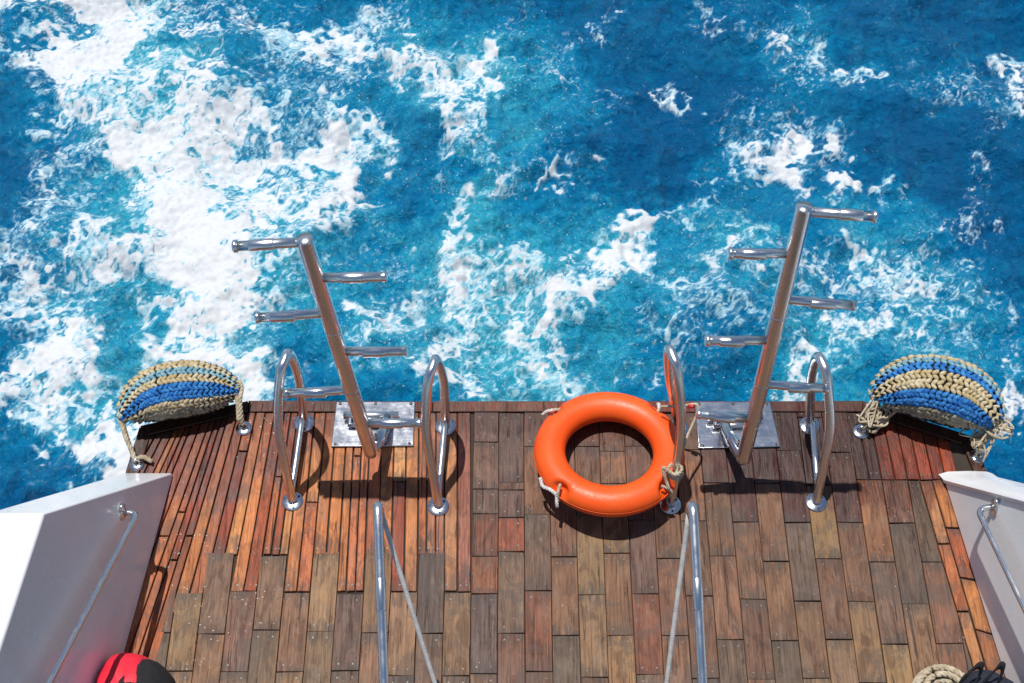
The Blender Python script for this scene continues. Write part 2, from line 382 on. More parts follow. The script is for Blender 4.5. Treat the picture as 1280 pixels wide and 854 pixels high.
FOAM = [(.98, [165, 150, 125, 122, 128, 105, 68], [(95, -40), (115, 30), (145, 120), (205, 215), (255, 300), (268, 390), (278, 470)]),
        (.72, [110, 95, 74], [(330, 260), (390, 250), (420, 240)]), (.8, [28], [(440, 245), (452, 215)]),
        (.6, [55, 55, 50], [(220, 120), (300, 210), (380, 290)]), (.52, [75, 70], [(310, 110), (380, 190)]), (.5, [50], [(200, 20), (330, 20)]),
        (.78, [50, 50], [(375, 45), (430, 50)]), (.55, [60, 50], [(420, 110), (440, 160)]), (.8, [36, 52, 54, 40], [(530, 75), (560, 110), (575, 150), (560, 190)]), (.6, [22, 20], [(620, 70), (590, 110)]),
        (.6, [30], [(505, 60), (520, 90)]), (.35, [50], [(480, 20), (520, 50)]),
        (.8, [66, 66, 48], [(45, 420), (75, 500), (130, 575)]), (.5, [50], [(130, 520), (180, 560)]), (.7, [50, 45], [(200, 530), (150, 590)]),
        (.48, [45, 50, 45], [(70, 190), (75, 270), (25, 360)]), (.45, [50], [(60, 330), (20, 400)]), (.45, [30, 40], [(130, 340), (110, 300)]),
        (.88, [26, 32, 34, 34], [(562, 300), (556, 350), (560, 420), (578, 478)]), (.5, [18, 24], [(600, 235), (570, 290)]), (.4, [25], [(650, 215), (600, 250)]),
        (.85, [28, 44, 56, 58, 38], [(775, 275), (735, 320), (700, 370), (690, 420), (712, 478)]), (.62, [18, 16, 14], [(760, 285), (810, 280), (868, 262)]), (.45, [30], [(670, 440), (640, 400)]),
        (.6, [14, 20], [(712, 225), (728, 205)]), (.52, [30, 24], [(915, 165), (890, 150)]), (.56, [34], [(1003, 188), (985, 205)]), (.46, [20], [(955, 175), (900, 220), (880, 260), (905, 300), (960, 320)]),
        (.5, [9, 12], [(820, 95), (850, 120)]), (.75, [16, 20], [(1085, 212), (1075, 258)]), (.66, [36, 46, 34], [(1090, 315), (1120, 360), (1110, 430)]), (.74, [34, 44], [(985, 410), (1005, 470)]),
        (.45, [20], [(905, 340), (930, 300)]), (.5, [16], [(1010, 20), (1035, 55), (1055, 65)]), (.35, [30], [(1000, 60), (980, 100), (1060, 90)]), (.55, [20], [(1275, 80), (1262, 120)]), (.5, [16], [(1235, 190), (1240, 225)]),
        (.6, [26], [(1275, 470), (1262, 540)]), (.4, [30], [(1230, 360), (1262, 420)]), (.2, [40], [(640, 300), (610, 360)]), (.4, [30], [(450, 370), (480, 400)]), (.4, [40], [(960, 350), (1000, 330)]),
        (.42, [26], [(1150, 120), (1200, 90)]), (.3, [50], [(1170, 300), (1220, 260)]), (.35, [40], [(700, 60), (760, 20)]), (.3, [40], [(860, 20), (900, 10)]), (.5, [20], [(470, 420), (440, 470)]),
        (-.55, [40], [(510, 205), (520, 235)]), (-.35, [22], [(465, 130), (500, 150)]), (-.6, [18], [(222, 45), (230, 50)]), (-.4, [25], [(290, 60), (310, 90)]), (-.5, [45, 40], [(10, 130), (45, 175)]), (-.35, [40], [(185, 400), (190, 440)]), (-.3, [30], [(160, 250), (110, 220)])]
AER = [(.62, [120], [(150, 0), (200, 200), (270, 420)]), (.5, [120], [(560, 60), (600, 250), (580, 430)]), (.62, [110], [(640, 330), (760, 330), (700, 440)]), (.5, [110], [(900, 260), (960, 380), (1000, 450)]),
       (.42, [90], [(1120, 300), (1150, 420), (1040, 480)]), (.35, [80], [(950, 100), (1020, 60)]), (.4, [70], [(650, 60), (680, 160)]), (.4, [90], [(430, 200), (380, 320), (450, 430)]), (.4, [90], [(90, 400), (120, 540)]),
       (.35, [90], [(860, 400), (820, 460)]), (.3, [80], [(1230, 420), (1200, 490)]), (-.5, [50], [(510, 190), (525, 235)]), (-.4, [70], [(850, 130), (900, 110)]), (-.4, [60], [(820, 210), (860, 225)]), (-.3, [80], [(1180, 180), (1220, 260)]), (-.35, [60], [(20, 180), (30, 220)]), (-.3, [60], [(20, 600), (60, 590)]), (-.3, [50], [(880, 440), (900, 380)])]
FOAM += [(.30, [36], [(610, 320), (600, 400), (630, 470)]), (.40, [36], [(800, 310), (850, 360), (830, 450)]), (.42, [34], [(1060, 290), (1050, 380), (1075, 450)]), (.38, [44], [(930, 130), (1000, 170), (1060, 220)]), (.36, [40], [(870, 330), (900, 420)]),
         (.36, [40], [(650, 20), (620, 60), (680, 110)]), (.36, [36], [(950, 40), (1010, 70), (1100, 110)]), (.34, [36], [(1160, 90), (1240, 150)]), (.36, [40], [(1170, 340), (1190, 430)]), (.32, [34], [(490, 300), (510, 380), (490, 450)]), (.34, [40], [(760, 130), (700, 190)])]
D = field(FOAM); AE = field(AER)
WIDE = field([(.6*a_, [x_*2.1 for x_ in b_], c_) for a_, b_, c_ in FOAM if a_ > 0])
fb = warp(spec(1.35, .022, .9), wx*1.6, wy*1.6); fine = warp(spec(.9, .021, .16), wx, wy)
def ridge(lo, hi, k): return np.clip(1-np.abs(warp(spec(1.2, lo, hi), wx*k, wy*k))/1.25, 0, 1)
RG = .44*ridge(.22, .60, 2.4)**1.5 + .34*ridge(.09, .26, 1.8)**1.5 + .22*ridge(.035, .10, 1.2)
RG = (RG-RG.mean())/RG.std()
Dn = D*(1+.10*fb) + .09*fb*sm(D, .02, .3)
foam = 1.04*Dn + .235*RG*(.40+.60*sm(D, .0, .3)) - .075 + .075*fb*sm(D, .05, .4) + .03*fine
foam = np.where(Dn > .75, foam + (Dn-.75)*.5, foam)
vein = .6*ridge(.12, .55, 2.6)**3 + .4*ridge(.05, .2, 1.8)**2
vein = (vein-vein.mean())/vein.std()
foam = np.maximum(foam, .17*(RG-.6)*sm(AE+.2*fb, .1, .8) + .12)
foam = foam + .10*sm(WIDE+.12*fb, .15, .8)
foam = foam + .14*np.clip(vein-.5, 0, 2.2)*sm(AE+.25*spec(1.6, .3, 2.0), .0, .8)*(1-sm(foam, .3, .7))
thick = sm(Dn+.12*fb, .40, 1.0)
swell = spec(2.2, .35, 2.6, 1.0, .8); chop = spec(1.9, .06, .5)
hgt = .058*swell + .024*chop*(.7+.5*AE.clip(0, 1))*(1-.65*sm(D, .3, .9)) + .0035*spec(1.0, .025, .12) + .024*sm(D, .3, 1)*(1+.25*spec(2.0, .2, .9))
edge = np.minimum.reduce([GX-X0, X1-GX, GY-Y0, Y1-GY]); ef = sm(edge, 0, .6)
HGT = WZ + hgt*ef
V = np.stack([GX, GY, HGT], -1).reshape(-1, 3)
idx = np.arange(nx*ny).reshape(ny, nx)
Q = np.stack([idx[:-1, :-1], idx[:-1, 1:], idx[1:, 1:], idx[1:, :-1]], -1).reshape(-1, 4)
# the open sea round the wake patch, to the horizon
BIG = 3000.0; b0 = len(V)
xs = [-BIG, X0, X1, BIG]; ys = [-BIG, Y0, Y1, BIG]
V2 = np.array([(x, y, WZ-.001) for y in ys for x in xs]); Q2 = [(b0+j*4+i, b0+j*4+i+1, b0+(j+1)*4+i+1, b0+(j+1)*4+i) for j in range(3) for i in range(3) if not (i == 1 and j == 1)]
VV = np.vstack([V, V2]); QQ = np.vstack([Q, np.array(Q2)])
me = bpy.data.meshes.new('sea'); me.vertices.add(len(VV)); me.vertices.foreach_set('co', VV.astype(np.float32).ravel())
me.loops.add(QQ.size); me.loops.foreach_set('vertex_index', QQ.astype(np.int32).ravel())
me.polygons.add(len(QQ)); me.polygons.foreach_set('loop_start', np.arange(0, QQ.size, 4, dtype=np.int32))
me.update(calc_edges=True); me.shade_smooth()
ca = me.attributes.new('sea', 'FLOAT_COLOR', 'POINT')
rgba = np.zeros((len(VV), 4), np.float32); rgba[:, 1] = .25; rgba[:, 3] = 1
e1 = ef.ravel()
rgba[:b0, 0] = foam.ravel()*e1; rgba[:b0, 1] = (.06+.62*AE.ravel()+.50*WIDE.ravel())*e1 + .2*(1-e1); rgba[:b0, 2] = thick.ravel()
ca.data.foreach_set('color', rgba.ravel()); me.materials.append(WATER)
sea = bpy.data.objects.new('sea', me); COL.objects.link(sea); prop(sea, 'turquoise sea churned into white wake foam behind the boat', 'sea', kind='structure')

# ------------------------------------------------------------------ deck
MIDX = 0.19
OUT = [(1.57, 3.19), (-1.181, 3.19), (-1.648, 3.06), (-1.675, 2.84), (-1.79, -3.0), (2.17, -3.0), (2.06, 2.84), (2.028, 3.01)]   # counter-clockwise
deck = bpy.data.objects.new('deck', None); COL.objects.link(deck); LOC[deck] = np.zeros(3)
prop(deck, 'weathered wooden stern deck of patched planks, wet along its edge', 'deck', kind='structure')
mesh('deck_base', prism(OUT, -.09, -.013), CAULK, deck, smooth=False)
hull_out = [(x*1.0 + (0.004 if x > MIDX else -0.004), y + (.004 if y > 0 else -.004)) for x, y in OUT]
mesh('hull', prism(hull_out, -1.6, -.088), TAR, deck, smooth=False)
TRIM = .058
ins = inset(OUT, [TRIM, TRIM, TRIM, 0, 0, 0, TRIM, TRIM])
def lin(c): return tuple(((v/255)/12.92 if v/255 <= .04045 else ((v/255+.055)/1.055)**2.4) for v in c)
def wood_col(rgb, gain=.64, calm=False):
    l = lin(tuple(a*.72+b*.28 for a, b in zip(rgb, (146, 100, 75))) if calm else rgb); j = random.uniform(.84, 1.16); return (l[0]*gain*j, l[1]*gain*j*random.uniform(.94, 1.05), l[2]*gain*j*random.uniform(.9, 1.1), 1)
PLANKS = []
def plank(poly, rgb, gap=.0009, th=.020, gain=.62, name='plank', calm=True):
    poly = clean(poly)
    if len(poly) < 3: return
    if area(poly) < 0: poly = poly[::-1]
    if area(poly) < 4e-4: return
    poly = [(x+random.uniform(-.0012, .0012), y+random.uniform(-.002, .002)) for x, y in poly]
    a = clean(inset(poly, gap+random.uniform(0, .0007)), .0015)
    if len(a) < 3 or area(a) < 2e-4: return
    xs_ = [q[0] for q in a]; ys_ = [q[1] for q in a]
    if min(max(xs_)-min(xs_), max(ys_)-min(ys_)) < .008: return
    b = inset(a, .0016); n = len(a); c = np.mean(a, axis=0); zj = random.uniform(-.0018, .0012)
    tx, ty = random.uniform(-.006, .006), random.uniform(-.003, .003)
    zt = lambda q: zj + (q[0]-c[0])*tx + (q[1]-c[1])*ty
    Vv = [(x, y, -th) for x, y in a] + [(x, y, zt((x, y))-.0022) for x, y in a] + [(x, y, zt((x, y))) for x, y in b]
    Ff = [(i, (i+1) % n, n+(i+1) % n, n+i) for i in range(n)] + [(n+i, n+(i+1) % n, 2*n+(i+1) % n, 2*n+i) for i in range(n)] + [tuple(range(2*n, 3*n))]
    me = bpy.data.meshes.new(name); me.from_pydata([(x-c[0], y-c[1], z) for x, y, z in Vv], [], Ff); me.materials.append(WOOD)
    o = bpy.data.objects.new(name, me); COL.objects.link(o); o.location = (c[0], c[1], 0); o.parent = deck
    o.color = wood_col(rgb, gain, calm and gap < .002); LOC[o] = np.array([c[0], c[1], 0]); PLANKS.append(o)
    return o
def w2(x, y): q = P(x, y); return (q[0], q[1])
CW = .1105; XK0 = P(588.8, 745)[0]
def xk(k): return XK0 + CW*k
YA, YB, YC = P(640, 740)[1], P(640, 692)[1], P(640, 645)[1]; LEN = YC - YA
ORANGE = [(200, 126, 74), (194, 118, 66), (206, 138, 84), (188, 110, 66), (198, 126, 72), (182, 104, 62), (208, 146, 92)]
RUST = [(166, 84, 46), (150, 72, 44), (176, 96, 50), (140, 66, 44), (182, 104, 58)]
GREY = [(134, 110, 88), (124, 102, 84), (146, 118, 90), (112, 96, 82), (138, 106, 86), (150, 116, 86)]
BROWN = [(150, 108, 80), (140, 100, 76), (156, 116, 84), (132, 94, 74), (154, 104, 76)]
DGREY = [(98, 86, 76), (90, 80, 74), (106, 92, 80)]
YEL = [(172, 138, 96), (166, 130, 90), (158, 126, 88)]
REDB = [(150, 88, 62), (142, 82, 60), (156, 92, 64)]
REDW = [(214, 100, 62), (204, 90, 56), (184, 92, 66), (222, 112, 66)]
MAROON = [(104, 66, 58), (94, 58, 54), (114, 70, 60), (86, 56, 52)]
# fan of narrow strips on the port side: x on image row 745 -> row 510
def fan(u): return u + 82*((590-u)/404.0)**2 if u < 590 else u
def fan_line(u, y):                       # deck point of fan line u at image row y
    t = (745-y)/235.0; return w2(u + (fan(u)-u)*t, y)
MARG_L = 214.0
mA, mB = fan_line(MARG_L, 900), fan_line(MARG_L, 500)
# starboard margin boards follow the bulwark
R1a, R1b = w2(1222, 854), w2(1149, 600); R2a, R2b = w2(1238, 854), w2(1165, 600); YQ = w2(1165, 600)[1]
def tidy(poly):
    if area(poly) < 0: poly = poly[::-1]
    return clip_poly(poly, ins)
# narrow strips
ukeys = []; kk = 0; pat = [2, 3, 2, 2, 3, 2, 2, 3, 2, 2, 2, 3]
us = [588.8]
while us[-1] > 40:
    c = pat[kk % len(pat)]
    for j in range(c): us.append(588.8 - 33.6*kk - 33.6*(j+1)/c)
    kk += 1
for i in range(len(us)-1):
    u1, u0 = us[i], us[i+1]; um = (u0+u1)/2; k = int((588.8-um)//33.6)
    end = 739.5 if k % 2 == 0 else 693.5
    if um < MARG_L: end = 880
    elif um < 250: end = 766
    cuts = [480, end]
    if um < MARG_L: cuts = [480, 640 + 30*(i % 3), end]
    elif i % 4 == 2: cuts = [480, 560 + (i*37 % 90), end]
    for a, b in zip(cuts[:-1], cuts[1:]):
        poly = [fan_line(u0, b), fan_line(u1, b), fan_line(u1, a), fan_line(u0, a)]
        far = um < 330
        c = random.choice(RUST) if random.random() < (.25 if far else .12) else random.choice(ORANGE)
        if 150 < um < 160 and a < 600: c = (206, 150, 76)
        if um < 120: c = (128, 72, 54)
        if u1 > 540: c = random.choice([(176, 112, 84), (168, 104, 80), (184, 124, 84)])
        plank(tidy(poly), c, gap=.0028, gain=.86)
# short wide planks
for k in range(-13, 19):
    x0, x1 = xk(k), xk(k+1); xm = (x0+x1)/2; dy = -.028*(xm-.1) if xm > .1 else 0
    ph = YB if (k % 2 == 1) else YA
    if k < 0: ph = YA if (k % 2) else YB          # meet the strips
    left = k < 0
    js = [ph + dy + LEN*m for m in range(-4, 4)]
    if left: js = [j for j in js if j <= ph + dy + 1e-6]
    if not left and k in (0, 1): js += [YB + LEN*.0 if ph == YA else YA + LEN, YC + .135]
    if not left and k > 1 and random.random() < .25: js.append(ph+dy+LEN*1.45)
    if xm > 1.5: js = [j for j in js if j < YQ-.09] + [YQ, YQ+.6]
    js = sorted(set(round(j + (random.uniform(-.012, .012) if j != YQ else 0), 4) for j in js))
    for a, b in zip(js[:-1], js[1:]):
        if b < 1.0 or b - a < .03: continue
        poly = tidy([(x0, a), (x1, a), (x1, b), (x0, b)])
        if len(poly) >= 3 and left:
            poly = clip(poly, mB, mA)             # starboard of the port margin line
        if len(poly) >= 3 and xm > 1.4:
            poly = clip(poly, R1a, R1b) if (a+b)/2 < YQ else poly
        if len(poly) < 3: continue
        ym = (a+b)/2; rnd = random.random()
        if left: c = random.choice(GREY+YEL[:1]) if rnd < .64 else (random.choice(DGREY) if rnd < .88 else random.choice(YEL))
        elif ym > 2.62:
            c = random.choice(BROWN) if rnd < .72 else (random.choice(REDB) if rnd < .86 else random.choice(GREY))
            if k <= 1: c = random.choice([(112, 86, 78), (124, 92, 80), (104, 80, 74), (132, 98, 82)])
        elif xm > .95: c = random.choice(GREY[2:]+BROWN) if rnd < .52 else (random.choice(YEL) if rnd < .75 else (random.choice(BROWN) if rnd < .92 else random.choice(DGREY)))
        else: c = random.choice(GREY+BROWN) if rnd < .58 else (random.choice(REDB) if rnd < .74 else (random.choice(YEL) if rnd < .88 else random.choice(DGREY)))
        if xm > .86 and xm < 1.53 and ym > 2.74: c = random.choice(MAROON)
        if k == 1 and abs(ym-(YC+YB)/2) < .03: c = (190, 92, 58)
        if xm > 1.53 and ym > YQ:                # narrow red strips on the starboard quarter
            for q in range(2):
                c = random.choice(MAROON) if xm < 1.62 else random.choice(REDW)
                xa, xb = x0+(x1-x0)*q/2, x0+(x1-x0)*(q+1)/2
                plank(tidy([(xa-.03*(a-YQ), a), (xb-.03*(a-YQ), a), (xb-.03*(b-YQ), b), (xa-.03*(b-YQ), b)]), c, gap=.0022, gain=.72)
            continue
        plank(poly, c, calm=c not in MAROON)
# starboard margin strips
HB = [w2(1178, 597), w2(1262, 868)]
def lerp2(a, b, t): return (a[0]+(b[0]-a[0])*t, a[1]+(b[1]-a[1])*t)
for (La, Lb, Ma, Mb, cs) in ((R1b, R1a, R2b, R2a, [(204, 138, 92), (190, 112, 66), (206, 140, 88)]), (R2b, R2a, (HB[0][0]+.03, HB[0][1]), (HB[1][0]+.03, HB[1][1]), [(206, 126, 66), (186, 100, 56), (200, 128, 72), (178, 112, 66)])):
    n_ = len(cs)
    for i in range(n_):
        t0, t1 = i/n_, (i+1)/n_
        plank([lerp2(La, Lb, t0), lerp2(Ma, Mb, t0), lerp2(Ma, Mb, t1), lerp2(La, Lb, t1)], cs[i], gap=.003)
# trim boards round the stern edge
def trim(i, cuts, cols):
    A, B, A2, B2 = OUT[i], OUT[(i+1) % 8], ins[i], ins[(i+1) % 8]
    for a, b, c in zip(cuts[:-1], cuts[1:], cols):
        o = plank([lerp2(A, B, a), lerp2(A, B, b), lerp2(A2, B2, b), lerp2(A2, B2, a)], c, th=.045, name='edge_board')
        if o: o.location.z = .004
trim(0, [0, .22, .47, .70, 1], [(122, 62, 50), (178, 84, 64), (168, 104, 84), (140, 74, 54)])
for i in (1, 2, 6, 7): trim(i, [0, 1], [(96, 62, 50)])
# nail heads in the planks: far too small to pick apart
nv = []
for o in PLANKS:
    me = o.data; n3 = len(me.vertices)//3
    top = [np.array(me.vertices[2*n3+i].co) + LOC[o] for i in range(n3)]
    ce = np.mean(top, axis=0); yr = max(t[1] for t in top)-min(t[1] for t in top); xr = max(t[0] for t in top)-min(t[0] for t in top)
    if yr < .1: continue
    for t in top:
        if random.random() < .55:
            q = ce + (t-ce)*np.array([.55, 1-.05/yr, 1]); nv.append(tube([q+[0, 0, -.004], q+[0, 0, .0007]], random.uniform(.0028, .0042), seg=7))
prop(mesh('nail_heads', join(*nv), RUSTY, deck, smooth=False), kind='stuff')

# ------------------------------------------------------------------ bulwarks
def bulwark(side, label):
    s = side                                        # -1 port, +1 starboard
    if s < 0: b0_, b1_ = w2(217, 594), w2(157, 812)
    else: b0_, b1_ = w2(1178, 597), w2(1250, 830)
    slope = (b1_[0]-b0_[0])/(b1_[1]-b0_[1]); FL = .128
    def xin(Y, z): return b0_[0] + slope*(Y-b0_[1]) + s*FL*max(z, 0)
    YT, HT = 2.185, .92; YS = b0_[1]
    def top(Y): return HT if Y <= YT else .02 + (HT-.02)*(YS-Y)/(YS-YT)
    root = empty('bulwark', (xin(1.5, 0)+s*.1, 1.5, 0), label, 'bulwark', 'bulwarks along the stern deck')
    Ys = [YS, 2.6, 2.4, YT, 1.5, .6, -.4, -1.6, -2.96]
    T = .205
    Vv, Ff = [], []
    for Y in Ys:
        h = top(Y)
        Vv += [(xin(Y, 0), Y, .001), (xin(Y, h), Y, h), (xin(Y, h)+s*T, Y, h), (xin(Y, 0)+s*(T+.012), Y, -.05), (xin(Y, 0)+s*(T+.012), Y, -1.3), (xin(Y, 0)+s*.13, Y, -1.3), (xin(Y, 0)+s*.13, Y, .001)]
    m = 7
    for i in range(len(Ys)-1):
        for k in range(m):
            k2 = (k+1) % m; q = (i*m+k, i*m+k2, (i+1)*m+k2, (i+1)*m+k); Ff.append(q if s > 0 else q[::-1])
    Ff.append(tuple(range(m))[::-1] if s > 0 else tuple(range(m))); e = (len(Ys)-1)*m
    Ff.append(tuple(e+k for k in range(m)) if s > 0 else tuple(e+k for k in range(m))[::-1])
    mesh('wall', (Vv, Ff), GEL, root, smooth=True, bevel=.022 if s < 0 else .012)
    # rounded cap along the top, lapping over both faces
    Vv, Ff = [], []; prof = []
    ov, th = (.004, .03) if s < 0 else (.014, .055)
    for a in np.linspace(0, pi, 7): prof.append((-ov + .028 - .028*cos(a/2), -th + .0 + (th-.0)*1.0*sin(a/2)))
    prof = [(-ov, -th), (-ov-.004, -th*.55), (-ov+.006, -.012), (-ov+.03, .006), (T*.5, .012), (T-.02, .006), (T+ov-.004, -.012), (T+ov, -th)]
    Yc = [YS+.015, YS-.03, 2.6, 2.4, 2.24, 2.13, 1.5, .6, -.4, -1.6, -2.97]
    def topc(Y):
        if 2.12 < Y < 2.25: return float(HT - .075*sm(np.array(Y), 2.10, 2.28))
        return top(min(Y, YS))
    for Y in Yc:
        h = topc(Y)
        for a, b in prof: Vv.append((xin(min(Y, YS), h)+s*a, Y, max(h+b, .0012*(1 if b < -.02 else 4))))
    m = len(prof)
    for i in range(len(Yc)-1):
        for k in range(m-1):
            q = (i*m+k, i*m+k+1, (i+1)*m+k+1, (i+1)*m+k); Ff.append(q if s > 0 else q[::-1])
    Ff.append(tuple(range(m))[::-1] if s > 0 else tuple(range(m)))
    if s > 0: o = mesh('cap', (Vv, Ff), GEL, root, smooth=True); o.data.set_sharp_from_angle(angle=radians(32))
    # grab tube on the inner face
    OFF = .072
    if s < 0: pix = [(169, 646), (112, 748), (56, 854)]
    else: pix = [(1222, 646), (1250, 704), (1279, 758)]
    pts = []
    for (a, b) in pix:
        X = b0_[0]-s*OFF
        for _ in range(12): q = PX(a, b, X); X = xin(q[1], q[2]) - s*OFF
        pts.append(q)
    d = (pts[-1]-pts[0])/(pts[-1][1]-pts[0][1])
    far_ = pts[0] + d*((pts[-1][1]-.55)-pts[0][1]); far_[2] = min(far_[2], HT-.05); far_[0] = xin(far_[1], far_[2])-s*OFF
    up = np.array([0, .035, -.03 if s < 0 else .02])
    st = pts[0]; wa = st + up; wa[0] = xin(wa[1], wa[2]) + s*.004; wb = far_ - up; wb[0] = xin(wb[1], wb[2]) + s*.004
    path = fillet([wa, st+up*.75, far_-up*.75, wb], .05, 6)
    h = mesh('handrail', tube(path, .0125, 14), STEEL, root)
    for q in (wa, wb): mesh('bracket', join(disc(q - np.array([s*.006, 0, 0]), .034, .006, 20, (-s, 0, 0)), box(q[0]-.006-s*.012, q[0]+.006-s*.012, q[1]-.012, q[1]+.012, q[2]-.02, q[2]+.055)), STEEL, h)
    return root, xin
bulL, xinL = bulwark(-1, 'white bulwark with shaded inner face, beside the red bag')
bulR, xinR = bulwark(1, 'white bulwark with sunlit inner face, beside the rope coil and black bag')

# ------------------------------------------------------------------ grab hoops
def hoop(aft, fore, apex, label):
    A, B = P(*aft), P(*fore); root = empty('grab_hoop', (A+B)/2, label, 'grab rail', 'steel grab hoops at the stern edge')
    T = PY(*apex, A[1]-.06); r = .0198
    A0, B0 = A+[0, 0, .004], B+[0, 0, .004]
    fx, ax_ = B0 + (T-B0)*.62 + [0, -.055, 0], A0 + (T-A0)*.62 + [0, .035, 0]
    sg = 1 if A[0] > MIDX else -1
    fx[0] += sg*.034; ax_[0] -= sg*.022
    ctl = [B0, B0+(fx-B0)*.5+[0, -.012, 0], fx, T+[sg*.020, -.075, -.045], T+[0, -.02, -.002], T+[-sg*.012, .035, -.035], ax_, A0+(ax_-A0)*.5+[0, .01, 0], A0]
    mesh('arch', tube(smoothpath(ctl, 8), r, 16), STEEL, root)
    low = fillet([A0+[0, -.004, 0], A0+[0, -.02, .06], B0+[0, .02, .05], B0+[0, .004, 0]], .03, 5)
    mesh('lower_bar', tube(low, .0145, 12), STEEL, root)
    for q in (A, B):
        pl = mesh('foot_plate', disc(q+[0, 0, .0015], .046, .005), PLATE, root)
        for a in (40, 160, 280): mesh('bolt', disc(q+[.033*cos(radians(a)), .033*sin(radians(a)), .006], .0055, .003, 8), RUSTY, pl)
    return root
hoop((380, 529), (366, 627), (356, 446), 'steel grab hoop on narrow teak strips, between ladder and doubled fender rope')
hoop((557, 533), (548, 633), (541, 453), 'steel grab hoop where narrow strips meet wide planks, between ladder and lifebuoy')
hoop((848, 536), (838, 631), (841, 441), 'steel grab hoop with the orange lifebuoy tied through it')
hoop((1012, 532), (1020, 628), (1028, 450), 'steel grab hoop on wet dark planks, next to the frayed rope tail')

# ------------------------------------------------------------------ swim ladders
def ladder(bp, tp, rungs, plate_px, label, mir, lean):
    B = P(*bp, .16); T = PY(*tp, B[1]+lean)
    q = np.array([P(*c) for c in plate_px]); root = empty('swim_ladder', q.mean(0), label, 'ladder', 'folded swim ladders')
    ax = (T-B)/np.linalg.norm(T-B)
    pole = mesh('pole', tube([B - ax*.012, B - ax*.002, B + ax*.003]+[B+(T-B)*t for t in np.linspace(.02, .985, 12)]+[T-ax*.012, T-ax*.003, T], [.024, .029, .031]+[.031]*12+[.031, .031, .030], 22), STEEL, root)
    for t in (.335, .61): mesh('weld_ring', tube([B+(T-B)*t, B+(T-B)*(t+.006)], .0316, 22), STEEL, pole)
    for (a, b, flange) in rungs:
        ya = lambda py: B[1] + (T[1]-B[1])*np.clip((bp[1]-py)/(bp[1]-tp[1]), 0, 1)
        p0 = PY(*a, ya(a[1])); p1 = PY(*b, ya(a[1])); d = (p1-p0)/np.linalg.norm(p1-p0); L = np.linalg.norm(p1-p0)
        on = B + ax*((p0-B)@ax); st = on + d*.02
        rg = mesh('rung', tube([st, p1], .0185, 16), STEEL, root)
        s0, s1 = (.42, .78) if flange else (.30, .66)
        mesh('sleeve', tube([p0+d*L*(s0-.015), p0+d*L*s0, p0+d*L*s1, p0+d*L*(s1+.015)], [.0188, .0212, .0212, .0188], 18), STEEL, rg)
        mesh('end_cap', tube([p1-d*.012, p1-d*.010, p1+d*.002, p1+d*.005], [.0188, .0235, .0235, .019] if flange else [.0188, .0200, .0200, .016], 18), STEEL, rg)
    # hinge plate on the deck
    poly = [(v[0], v[1]) for v in q]
    if area(poly) < 0: poly = poly[::-1]
    hp = mesh('hinge_plate', prism(poly, .0052, .012), PLATE, root, smooth=False, bevel=.003)
    c = q.mean(0)
    for v in list(q) + [(q[0]+q[1])/2, (q[2]+q[3])/2]:
        z = v + (c-v)*.10; mesh('bolt', disc([z[0], z[1], .012], .007, .004, 10), RUSTY, hp)
    yc = c[1]+.01; xl, xr = min(v[0] for v in q), max(v[0] for v in q); pxm = B[0]
    hx0, hx1 = xl+.05, xr-.07
    mesh('hinge_bar', join(tube([[hx0, yc+.015, .040], [hx1, yc+.015, .040]], .019, 16), tube([[hx0+.02, yc-.026, .032], [hx1-.05, yc-.026, .032]], .013, 12)), STEEL, root)
    for x in (hx0+.03, hx1-.03): mesh('hinge_lug', box(x-.007, x+.007, yc-.035, yc+.04, .011, .05), PLATE, root, smooth=False, bevel=.003)
    # knuckle that carries the pole
    kx = pxm + mir*.045
    mesh('knuckle', join(tube(fillet([[kx, yc+.012, .035], [kx, yc-.07, .075], [B[0]+mir*.012, B[1]+.012, B[2]+.012]], .03), .0235, 16)), PLATE, root)
    gv = [(kx, yc+.0, .012), (kx, yc-.09, .012), (B[0]+mir*.02, B[1]+.02, B[2]-.03), (B[0]+mir*.02, B[1]+.06, B[2]+.06)]
    gg = np.array(gv); off = np.array([.005, 0, 0]); mesh('gusset', (np.vstack([gg-off, gg+off]), [(3, 2, 1, 0), (4, 5, 6, 7), (0, 1, 5, 4), (1, 2, 6, 5), (2, 3, 7, 6), (3, 0, 4, 7)]), PLATE, root, smooth=False)
    return root
ladder((464, 566), (380, 298), [((378, 303), (293, 308), 1), ((405, 348), (482, 346), 0), ((402, 394), (321, 397), 1), ((432, 441), (507, 439), 0), ((428, 490), (357, 492), 0), ((456, 530), (526, 529), 0)],
       [(421, 504), (519, 504), (517, 559), (414, 560)], 'upright steel pole ladder with alternating rungs on narrow orange strips', 1, .19)
ladder((929, 574), (1006, 258), [((1018, 265), (1094, 271), 1), ((988, 319), (912, 317), 1), ((990, 378), (1068, 382), 0), ((961, 429), (883, 426), 1), ((965, 484), (1034, 486), 0), ((935, 526), (872, 518), 0)],
       [(868, 504), (962, 504), (975, 560), (873, 562)], 'upright steel pole ladder with alternating rungs beside the orange lifebuoy', -1, .28)

